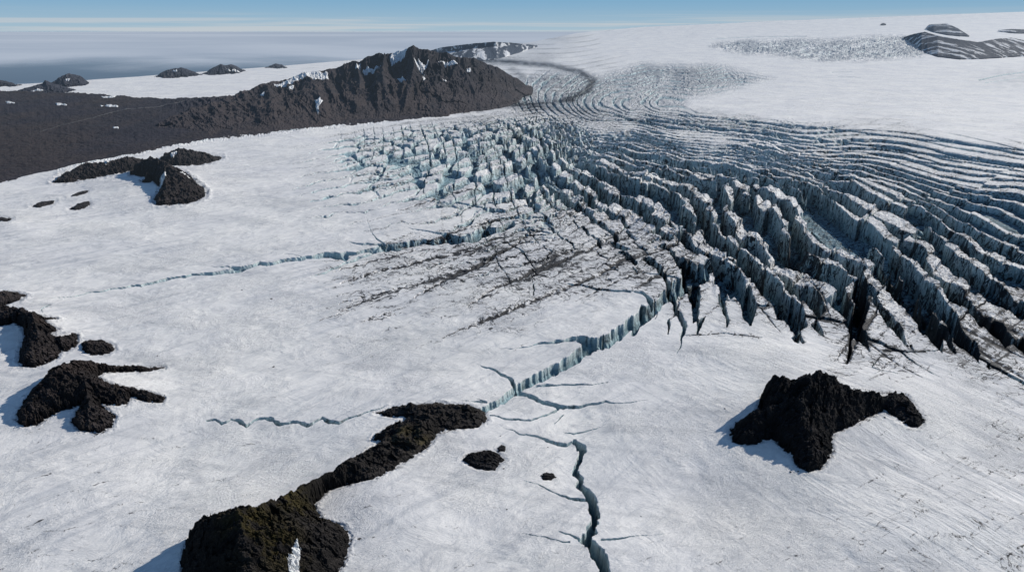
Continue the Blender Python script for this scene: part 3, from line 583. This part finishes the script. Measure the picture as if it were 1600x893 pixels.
outcrop('rock_outcrop', 'sharp roofed brown nunatak with snow streaks on its left side', 'rock',
  [(207,277),(225,268),(244,272),(262,272),(285,274),(300,283),(306,290),(320,300),(318,308),(300,315),(275,319),(246,320),(243,312),(258,300),(243,290),(225,290),(240,284),(222,280)],
  [[(222,276,14),(240,276,22),(262,284,22),(280,294,16),(300,305,7)], [(262,284,22),(262,308,9)]], BROWN, .5, 2.4, 3., 12, 41, GN,
  patches=[[(252,296),(264,293),(262,299),(250,306),(244,304)],[(283,285),(300,288),(296,290),(284,288)]])
outcrop('rock_outcrop', 'pointed brown hill with one snow spot, between glacier snow and dark plain', 'rock',
  [(252,252),(262,246),(285,247),(320,245),(345,245),(335,251),(310,257),(285,259),(262,259)], [[(262,251,9),(282,251,17),(315,249,9),(335,248,3)]], BROWN, .5, 2.6, 2.2, 10, 43, GN, patches=[[(268,253),(278,251),(280,254),(270,256)]])
outcrop('rock_outcrop', 'long low brown ridge left of the pointed hill, beside the dark plain', 'rock',
  [(84,284),(100,275),(130,268),(170,266),(200,262),(230,256),(250,257),(240,262),(215,270),(180,274),(130,280),(100,284)], [[(110,277,5),(140,271,12),(165,270,10),(202,265,14),(220,262,7),(240,259,3)]], BROWN, .5, 2.6, 2.2, 10, 45, GN, patches=[[(166,269),(174,267),(174,270),(167,271)]])
SM = 'small rocks just showing in the upper left snow'
outcrop('rock_outcrop', 'flat dark rock streak, leftmost of three small ones in the upper left snow', 'rock', [(52,322),(62,316),(84,313),(82,318),(60,323)], [[(62,319,1.5),(76,317,1.5)]], ROCK, .4, 2.4, .6, 6, 47, SM)
outcrop('rock_outcrop', 'flat dark rock blob, lowest of three small ones in the upper left snow', 'rock', [(110,326),(122,319),(138,315),(140,319),(130,325),(118,327)], [[(120,323,1.5),(132,319,2)]], ROCK, .4, 2.4, .6, 6, 49, SM)
outcrop('rock_outcrop', 'thin dark rock sliver, topmost of three small ones in the upper left snow', 'rock', [(112,306),(122,301),(138,298),(134,302),(120,306)], [[(120,303,1),(130,301,1)]], ROCK, .4, 2.4, .5, 6, 51, SM)
# wind scoops and scattered grit where the snow meets the rock
for ol in OUTS:
    a = np.array(ol, float); i0 = max(int((a[:, 0].min()-22-xs[0])/dx), 0); i1 = min(int((a[:, 0].max()+22-xs[0])/dx), len(xs)-1); j0 = max(int((1010-a[:, 1].max()-14)/dyr), 0); j1 = min(int((1010-a[:, 1].min()+14)/dyr), len(yreg)-1)
    if i1 <= i0: continue
    sl = (slice(j0, j1), slice(i0, i1)); d = -sdf(GX[sl], GY[sl], ol, 1.9); sc_ = np.clip(np.ptp(a[:, 0])/80, .25, 1)
    n_ = fbm(GX[sl]/9, GY[sl]/5, 4, 610); Z[sl] -= (1.0*np.exp(-((d-1)/4.)**2)*(1+1.5*n_) - .6*np.exp(-((d-9)/4.)**2)*(.5+1.5*n_))*sc_*np.clip(mpp[sl]*1.4, .5, 2)
    dirt[sl] += np.exp(-np.clip(d, 0, None)/(5*sc_))*(.70+2.0*n_)*sc_
# behind the skyline the ice falls away
ext = []
for k, (f, dz) in enumerate(((1.03, -40), (1.3, -500), (1.8, -1800))):
    ext.append((X[-1]*f, Y[-1]*f, Z[-1]+dz))
X = np.vstack([X]+[e[0][None] for e in ext]); Y = np.vstack([Y]+[e[1][None] for e in ext]); Z = np.vstack([Z]+[e[2][None] for e in ext])
pad = lambda a: np.vstack([a, np.repeat(a[-1:], 3, 0)])
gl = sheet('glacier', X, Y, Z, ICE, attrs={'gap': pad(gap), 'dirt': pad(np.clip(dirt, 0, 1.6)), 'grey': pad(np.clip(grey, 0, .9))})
tag(gl, kind='structure')
print('glacier', time.time()-T0, len(gl.data.polygons))
# loose boulders, each where it lies
import bmesh
def boulder(x, y, r, seed, label):
    q = ground(np.array([float(x)]), np.array([float(y)])); s = r*float(q[3][0])
    bm = bmesh.new(); bmesh.ops.create_icosphere(bm, subdivisions=3, radius=1)
    rr = np.random.default_rng(seed); o = rr.uniform(0, 50, 2)
    for v in bm.verts:
        n = float(fbm(np.array([v.co.x*1.4+o[0]+v.co.z]), np.array([v.co.y*1.4+o[1]-v.co.z]), 3, seed)[0])
        v.co *= 1+.55*n; v.co.x *= 1.5; v.co.z *= .75
    bmesh.ops.scale(bm, vec=(s, s, s), verts=bm.verts)
    me = bpy.data.meshes.new('boulder'); bm.to_mesh(me); bm.free(); me.materials.append(ROCK)
    ob = bpy.data.objects.new('boulder', me); ob.location = (float(q[0][0]), float(q[1][0]), float(q[2][0])+s*.15); ob.rotation_euler = (0, 0, rr.uniform(0, 3)); C.objects.link(ob)
    tag(ob, label, 'boulder', 'loose boulders on the snow')
for i, (x, y, r, l) in enumerate([
 (427,568,1.5,'black boulder alone on open snow right of the branching rock'),(235,648,0,''),(161,673,1.3,'dark boulder just below the lowest lobe of the branching rock'),
 (787,736,1.2,'boulder at the right foot of the small dark rock patch'),(782,688,.9,'small boulder above the tiny round rock'),(856,700,.9,'small boulder between the thin crack and the oval rock'),(792,798,1.1,'lone boulder on bright snow below the small rock patch'),
 (1235,738,1.5,'boulder at the lower left foot of the black nunatak'),(1247,738,1.2,'boulder touching the lowest tip of the black nunatak'),(1378,672,1.3,'dark boulder in the snow notch under the right arm of the nunatak'),(1131,650,1.1,'boulder on snow left of the black nunatak peak'),
 (1536,786,1.0,'lone boulder far right on the lower snow slope'),(669,454,1.2,'boulder on clean snow below the ash streaks'),(424,467,1.3,'small boulder beneath the long straight crevasse'),(378,453,1.0,'tiny boulder close under the long straight crevasse'),
 (246,555,1.0,'small boulder right of the low brown hump'),(582,690,1.0,'boulder at the notch on the left side of the mossy ridge'),(1002,801,.8,'small boulder right of the winding crevasse')]):
    if r > 0: boulder(x, y, r*.85, 100+i, l)

# ------------------------------------------------------------------ dark land, mountain and far peaks
def relief(name, outline, ridges, mat, ky=2.2, na=3., fs=30, seed=1, sx=.9, sy=.35, base=0., patches=(), flat=0., near_h=None, patch_off=1.1, prof=None, gul=.16, crag=.16):
    """a hill on the level ground; heights in image rows at its distance"""
    ol = np.array(outline, float)
    x = np.arange(ol[:, 0].min()-6, ol[:, 0].max()+6, sx); y = np.arange(ol[:, 1].max()+4, ol[:, 1].min()-4, -sy); x, y = np.meshgrid(x, y)
    def hgt(x, y):
        h, d = roof(x, y, outline, ridges, ky, na, fs, seed, .5, 0., prof, gul, 1., crag)
        if near_h is not None: h = h + near_h(x, y)*np.clip(d/6, 0, 1)
        return h + base, d
    def place(x, y, h):
        Yd = depth_of(y); a = point(x, y-h, Yd); g = point(x, y, Yd)
        return g[0], g[1], a[2]
    h, d = hgt(x, y); q = place(x, y, h)
    cx, cy = ol[:, 0].mean(), ol[:, 1].max(); g = point(cx, cy, depth_of(cy)); org = (g[0], g[1], 0.)
    o = sheet(name, *q, mat, keep=d > -4, origin=org)
    for pl in patches:      # given as seen: carried onto the slope below the ridge
        pl = np.array(pl, float); pc = pl.mean(0)
        col = np.arange(ol[:, 1].min(), ol[:, 1].max(), .15); hh, dd_ = hgt(np.full_like(col, pc[0]), col); app = col-hh
        ok = dd_ > 0; vis = [(c, a) for c, a, k in zip(col, app, ok) if k]
        if not vis: continue
        # nearest-to-camera point showing at that row
        cand = [c for c, a in vis if abs(a-pc[1]) < 1.2]
        if not cand: cand = [min(vis, key=lambda v: abs(v[1]-pc[1]))[0]]
        g0 = max(cand)
        e = 1.5
        slope = np.interp(g0+e, col, app)-np.interp(g0-e, col, app); slope = max(slope/(2*e), .8)
        pg = np.stack([pl[:, 0], g0+(pl[:, 1]-pc[1])/slope], 1)
        a = np.arange(pg[:, 0].min()-2, pg[:, 0].max()+2, .5); b = np.arange(pg[:, 1].max()+1.5, pg[:, 1].min()-1.5, -.12); a, b = np.meshgrid(a, b)
        hh, _ = hgt(a, b); s_ = sdf(a, b, pg, slope) + 1.8*fbm(a/6, b*slope/4, 3, 4)
        q = place(a, b, hh + np.clip(s_*.8, -2.5, patch_off))
        sheet('snow_patch', *q, SNOW, keep=s_ > -1.8, parent=o, origin=org)
    return o
# dark plain, left: low cliffs above the ice and rolling gravel
def plain_h(x, y):
    r = 3.2*fbm(x/90, y/14, 4, 201) + 1.6*fbm(x/22, y/5, 4, 203, .55, True)
    r = r*.55 + 8*np.exp(-((y-(175-.035*(x-120)))/9)**2)*sstep(240, 330, x)*(.6+.5*fbm(x/14, y/9, 3, 204, .6, True)) 
    return r + 3*sstep(200, 160, y)
PLO = [(-500,353),(-230,323),(0,286),(60,274),(110,264),(180,249),(260,230),(330,219),(430,208),(520,198),(600,190),(700,180),(700,165),(560,150),(430,146),(370,152),(330,158),(240,155),(120,147),(0,143),(-230,139),(-500,136)]; PLR = [[(-400,240,3),(0,220,3),(200,200,3),(420,180,4),(600,170,5)]]
PL = relief('dark_plain', PLO, PLR, LAND, 2., .8, 34, 61, 1.1, .45, near_h=plain_h, crag=0.,
   patches=[[(158,164),(176,162),(188,165),(176,166)],[(88,160),(104,161),(106,163),(90,163)],[(10,157),(24,158),(24,160),(12,160)],[(178,197),(186,196),(186,199),(179,199)],[(160,150),(182,148),(180,151),(162,152)],[(308,185),(314,188),(312,193),(308,191)]])
trk = [(62,211),(100,199),(120,195),(160,184),(190,177),(215,174),(240,173),(300,165)]
a = np.arange(55, 310, .8); b = np.arange(214, 160, -.2); a, b = np.meshgrid(a, b); dT, _ = seg_dist(a, b, trk)
hT = 3.0; 
rr_, dd_ = roof(a, b, PLO, PLR, 2., .8, 34, 61, .5, 0., crag=0.); Ya = depth_of(b); q = point(a, b-(rr_+plain_h(a, b)*np.clip(dd_/6, 0, 1)+.25), Ya); g0_ = point(a, b, Ya)
mt_ = rock_material('pale_gravel', (.07, .062, .06), (.12, .108, .10), 0, .9, .02)
tag(sheet('path', g0_[0], g0_[1], q[2], mt_, keep=dT < .55+.25*fbm(a/9, b/9, 2, 5)), kind='structure')
tag(PL, 'dark brown gravel plain sloping to the left edge of the glacier', None, kind='structure')
MT = relief('mountain', [(232,206),(330,214),(430,206),(520,196),(600,188),(700,178),(760,169),(805,158),(828,143),(826,135),(800,134),(700,140),(600,142),(520,144),(440,147),(380,153),(330,165),(270,185)],
   [[(250,200,6),(290,190,14),(340,178,16),(385,165,18),(430,157,28),(480,152,36),(530,149,42),(556,148,52),(566,148,50),(580,147,57),(596,147,63),(603,147,59),(618,147,62),(634,147,66),(649,147,75),(658,147,69),(680,147,66),(700,147,61),(735,146,52),(765,145,43),(795,144,26),(812,142,14),(822,141,6)],
    [(645,147,72),(650,156,50),(640,168,26),(632,180,8)], [(560,148,50),(566,160,30),(556,180,12)], [(480,152,36),(500,168,24),(510,186,8)], [(700,147,62),(730,156,34),(745,164,10)], [(420,159,26),(425,175,18),(430,195,10)], [(605,147,62),(600,160,38),(610,176,16)]], MOUNT, 2.6, 8, 46, 71, .7, .16, prof=([0, .35, .6, .8, 1], [0, .26, .5, .82, 1]), gul=.26,
   patches=[[(650,100),(658,96),(672,98),(666,106),(662,115),(655,108)],[(686,95),(702,96),(718,96),(716,102),(704,103),(690,99)],[(568,110),(585,109),(598,110),(588,115),(574,114)],[(623,120),(628,117),(636,128),(630,128)],[(494,154),(502,152),(506,158),(500,166),(498,178),(495,164)],
            [(728,108),(737,106),(736,112),(730,111)],[(557,103),(568,98),(566,104),(560,106)],[(454,135),(462,133),(461,139),(455,140)],[(612,88),(640,83),(640,88),(615,96)],[(692,124),(699,123),(698,126)],[(663,119),(667,121),(664,123)],[(409,145),(416,144),(414,148)],
            [(430,131),(460,118),(490,109),(515,109),(516,117),(496,122),(480,121),(455,131),(436,134)]])
tag(MT, 'dark brown volcanic mountain with snow patches rising behind the glacier', None, kind='structure')
FP = 'far dark peaks rising from the left snow plain'
def peak(label, outline, ridges, seed, patches=(), na=1.4, fs=12):
    o = relief('rock_peak', outline, ridges, FARR, 3., na, fs, seed, .45, .07, patches=patches, patch_off=.5); tag(o, label, 'rock peak', FP)
peak('low dark peak leftmost of the pair rising above the sea, left of centre', [(240,120),(262,115),(300,114),(315,117),(290,120.5),(262,122)], [[(246,119,.5),(262,118,8),(272,117.5,8.5),(285,117,11),(297,116.5,6),(310,117,1.5)]], 301, [[(272,109),(279,107),(277,111)]])
peak('dark double peak to the right of its pair, above the snow plain and the sea', [(316,116),(330,112),(360,109),(384,110),(375,114),(350,116.5),(330,117)], [[(322,114.5,1),(340,113.5,10),(347,113,11.5),(355,113,10),(364,112.5,11),(378,111.5,3)]], 303, [[(352,110),(368,106),(380,108),(368,110)]])
peak('tiny dark hump on the skyline nearest the mountain', [(416,106),(428,103),(445,103),(446,106),(432,107)], [[(420,105,1),(432,104.5,4),(440,104.5,3)]], 305)
peak('dark cone at the far left of the snow plain, the taller one behind', [(76,132),(95,126),(125,126),(140,130),(130,134),(100,136)], [[(84,131.5,3),(100,130,11),(112,129,13.5),(128,129,9),(136,130,3)]], 307, [[(102,124),(112,120),(110,126)]])
peak('dark spiky ridge in front of the cone at the far left of the snow plain', [(22,143),(50,138),(80,136),(110,139),(118,141),(100,145),(60,146),(30,146)], [[(30,143,1.5),(55,141,6),(68,140,8),(74,139.5,13),(84,140,9),(100,141,5),(112,141,1.5)]], 309, [[(48,140),(62,137),(72,141),(55,143)]])
peak('dark sliver of rock cut by the left edge on the skyline', [(-60,134),(-20,131),(10,130),(36,133),(20,135),(-50,137)], [[(-50,134,3),(-10,132.5,7),(5,132.5,6),(20,133,2.5)]], 311)
# far snow hill beyond the mountain and the nunataks of the ice cap: built at their own distance
def far_hill(name, label, cat, pts_top, pts_bot, Y0, mat, seed, amp=1., depth=900., group=None, kind=None, sx=.7, ny=60, attrs=False):
    """a slope between its foot line and its crest line, with a back"""
    pt = np.array(pts_top, float); pb = np.array(pts_bot, float)
    x = np.arange(max(pt[0, 0], pb[0, 0]), min(pt[-1, 0], pb[-1, 0]), sx); yt = np.interp(x, pt[:, 0], pt[:, 1]) + .7*amp*fbm(x/9, x*0, 4, seed); yb = np.interp(x, pb[:, 0], pb[:, 1]) + .5*fbm(x/14, x*0, 3, seed+2)
    yt = np.minimum(yt, yb-.1)
    t = np.linspace(0, 1, ny)[:, None]; r = fbm(x[None]/11 + 0*t, (yb+(yt-yb)*t)/6 + x[None]/40, 4, seed+4, .55, True); env = np.sin(np.pi*np.clip(t, 0, 1))*np.clip((yb-yt)/12, 0, 1)
    yy = yb + (yt-yb)*t - env*r*2.2*amp; sk_ = skyline(x)[None]+.8; D0_ = glacier_depth(x, yb)[None]; Yd = .985*(D0_ + .35*(glacier_depth(x[None]+0*t, np.maximum(yy, sk_))-D0_))
    XX, YY, ZZ = point(np.repeat(x[None], ny, 0), yy, Yd)
    XX = np.vstack([XX[:1], XX, XX[-1:]*1.06]); YY = np.vstack([YY[:1]-5, YY, YY[-1:]*1.06]); ZZ = np.vstack([ZZ[:1]-80, ZZ, ZZ[-1:]-.06*Y0*.6])
    sn = np.vstack([env[:1]*0+0*x, np.clip(.5+r, 0, 1), 0*x[None]])
    org = (float(XX.mean()), Y0, float(ZZ.min())); o = sheet(name, XX, YY, ZZ, mat, origin=org, attrs={'gap': sn*0+.05, 'dirt': sn*0, 'grey': sn*0})
    tag(o, label, cat, group, kind); return o
def mixrock(name, thr, haze, scale=.004, ra=(.05, .07, .10), rb=(.10, .12, .15)):
    m, nt = newmat(name); s = N(nt); p = s.pos(); g = s.n('ShaderNodeNewGeometry'); nz = s.sep(g.outputs['Normal'])[2]
    n = s.noise(s.mapping(p, (1.2, .15, 1.2)), scale, 9, .66, .5)
    f = s.ramp(n, thr-.03, thr+.03)
    rk = s.mix(s.noise(p, scale*6, 5, .7), ra, rb); c = s.mix(f, rk, (.68, .68, .68))
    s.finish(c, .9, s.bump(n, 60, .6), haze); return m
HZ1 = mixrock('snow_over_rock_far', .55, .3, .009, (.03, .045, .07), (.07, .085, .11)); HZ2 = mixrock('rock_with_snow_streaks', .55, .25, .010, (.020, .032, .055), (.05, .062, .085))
far_hill('snowy_hill', 'snow streaked blue grey hill on the skyline right behind the mountain', 'hill', [(655,84),(690,74),(740,68),(772,65.5),(800,67),(840,71)], [(655,88),(700,94),(735,96),(775,92),(810,82),(840,72)], 8200, HZ1, 401, .8, 900)
NU = 'rock faces of the distant ice cap at upper right'
far_hill('rocky_bluff', 'dark steep rock bump topmost on the distant ice cap slope, upper right', 'rocky bluff', [(1446,44),(1452,38.5),(1480,37),(1496,44),(1515,56)], [(1446,45),(1460,50),(1480,54),(1500,56),(1515,56.5)], 10600, HZ1, 403, .7, 300, NU)
far_hill('rocky_bluff', 'broad dark rock slope streaked with snow, right end of the distant icefall', 'rocky bluff', [(1412,58),(1428,53),(1445,50),(1466,56),(1500,62),(1528,66),(1556,61),(1580,59),(1600,63),(1700,60)], [(1412,60),(1425,67),(1440,79),(1465,88),(1500,92),(1540,91),(1600,87),(1700,82)], 8300, HZ2, 405, 1.0, 900, NU)
far_hill('rocky_bluff', 'thin dark rock band high at the right edge of the ice cap', 'rocky bluff', [(1560,47),(1580,45.5),(1640,47),(1700,46)], [(1560,48),(1580,51),(1640,53),(1700,52)], 10200, HZ1, 407, .5, 300, NU)
far_hill('rocky_bluff', 'tiny dark rock dot standing alone near the ice cap skyline', 'rocky bluff', [(1376,37.6),(1380,36),(1385,37.6)], [(1376,38.4),(1380,38.8),(1385,38.4)], 12300, FARR, 409, .2, 60, NU)

# ------------------------------------------------------------------ sea, cloud and sky
def plane(name, x0, x1, y0, y1, z, mat, n=60):
    y = np.geomspace(y0, y1, n); x = np.linspace(0, 1, n); xx, yy = np.meshgrid(x, y); xx = (x0+(x1-x0)*xx)*yy/y0
    return sheet(name, xx, yy, xx*0+z, mat)
m, nt = newmat('sea_water'); s = N(nt); p = s.pos()
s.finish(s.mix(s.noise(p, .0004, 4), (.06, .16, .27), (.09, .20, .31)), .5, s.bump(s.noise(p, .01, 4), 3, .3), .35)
tag(plane('sea', -9000, 9000, 3000, 900000, -1100, m), kind='structure')
m, nt = newmat('cloud_layer'); s = N(nt); p = s.pos(); y = s.sep(p)[1]
x_ = s.sep(p)[0]; cb = s.n('ShaderNodeCombineXYZ'); s.set(cb, 0, s.math('MULTIPLY', s.math('DIVIDE', x_, y), 2.4)); s.set(cb, 1, s.math('MULTIPLY', s.math('LOGARITHM', y, 10.), 3.6))
n1 = s.noise(cb.outputs[0], 1., 6, .58, .4)
# breaks up towards the coast
al = s.ramp(s.math('ADD', s.math('MULTIPLY', s.math('LOGARITHM', y, 10.), 1.), s.math('MULTIPLY', n1, .5)), 4.38, 4.62)
b = s.n('ShaderNodeBsdfDiffuse'); s.set(b, 0, s.mix(s.ramp(n1, .3, .7), (.46, .48, .53), (.66, .66, .68)))
e = s.n('ShaderNodeEmission'); s.set(e, 0, (.33, .43, .55, 1)); mx0 = s.n('ShaderNodeMixShader'); s.set(mx0, 0, .45); nt.links.new(b.outputs[0], mx0.inputs[1]); nt.links.new(e.outputs[0], mx0.inputs[2])  # haze painted into the cloud as a steady blue glow
tr = s.n('ShaderNodeBsdfTransparent'); mx = s.n('ShaderNodeMixShader'); s.set(mx, 0, al); nt.links.new(tr.outputs[0], mx.inputs[1]); nt.links.new(mx0.outputs[0], mx.inputs[2])
out = s.n('ShaderNodeOutputMaterial'); nt.links.new(mx.outputs[0], out.inputs[0])
tag(plane('cloud_layer', -12000, 12000, 9000, 850000, -430, m), kind='structure')

SUN_EL, SUN_AZ = math.radians(28), math.radians(31)     # azimuth from +X towards +Y
S = (math.cos(SUN_EL)*math.cos(SUN_AZ), math.cos(SUN_EL)*math.sin(SUN_AZ), math.sin(SUN_EL))
from mathutils import Vector
ld = bpy.data.lights.new('sun', 'SUN'); ld.energy = 4.5; ld.angle = math.radians(.5); ld.color = (1, .945, .865)
lo = bpy.data.objects.new('sun', ld); lo.rotation_euler = Vector(S).to_track_quat('Z', 'Y').to_euler(); C.objects.link(lo)
w = bpy.data.worlds.new('World'); bpy.context.scene.world = w; w.use_nodes = True; nt = w.node_tree; nt.nodes.clear(); s = N(nt)
sk = s.n('ShaderNodeTexSky', sky_type='NISHITA'); sk.sun_disc = False; sk.sun_elevation = SUN_EL; sk.sun_rotation = math.pi/2 - SUN_AZ; sk.altitude = 1500; sk.air_density = 1.; sk.dust_density = .3
tc = s.n('ShaderNodeTexCoord').outputs['Generated']; d = s.sep(tc); z = d[2]
low = s.mix(s.ramp(z, -.01, .05), (3.9, 5.2, 6.1), (2.0, 4.0, 5.9))
nn = s.noise(s.mapping(tc, (2.6, 2.6, 190)), 1., 5, .55, .25)
cl = s.math('MULTIPLY', s.ramp(nn, .42, .60), s.ramp(z, .030, .004))
low = s.mix(s.math('MULTIPLY', cl, .75), low, (5.6, 5.9, 6.2))
fac = s.ramp(z, .06, .35)
tn = s.mix(1., sk.outputs[0], (.84, 1., 1.10)); tn.node.blend_type = 'MULTIPLY'
c = s.mix(fac, low, tn)
bg = s.n('ShaderNodeBackground'); s.set(bg, 0, c); s.set(bg, 1, .1); o = s.n('ShaderNodeOutputWorld'); nt.links.new(bg.outputs[0], o.inputs[0])

cam = bpy.data.cameras.new('camera'); cam.lens = 24; cam.sensor_width = 36; cam.clip_start = 1; cam.clip_end = 2e6
co = bpy.data.objects.new('camera', cam); co.location = (0, 0, H); co.rotation_euler = (math.pi/2-P, 0, 0); C.objects.link(co)
sc = bpy.context.scene; sc.camera = co
sc.view_settings.view_transform = 'Standard'; sc.view_settings.look = 'None'; sc.view_settings.exposure = 0
print('done', time.time()-T0)
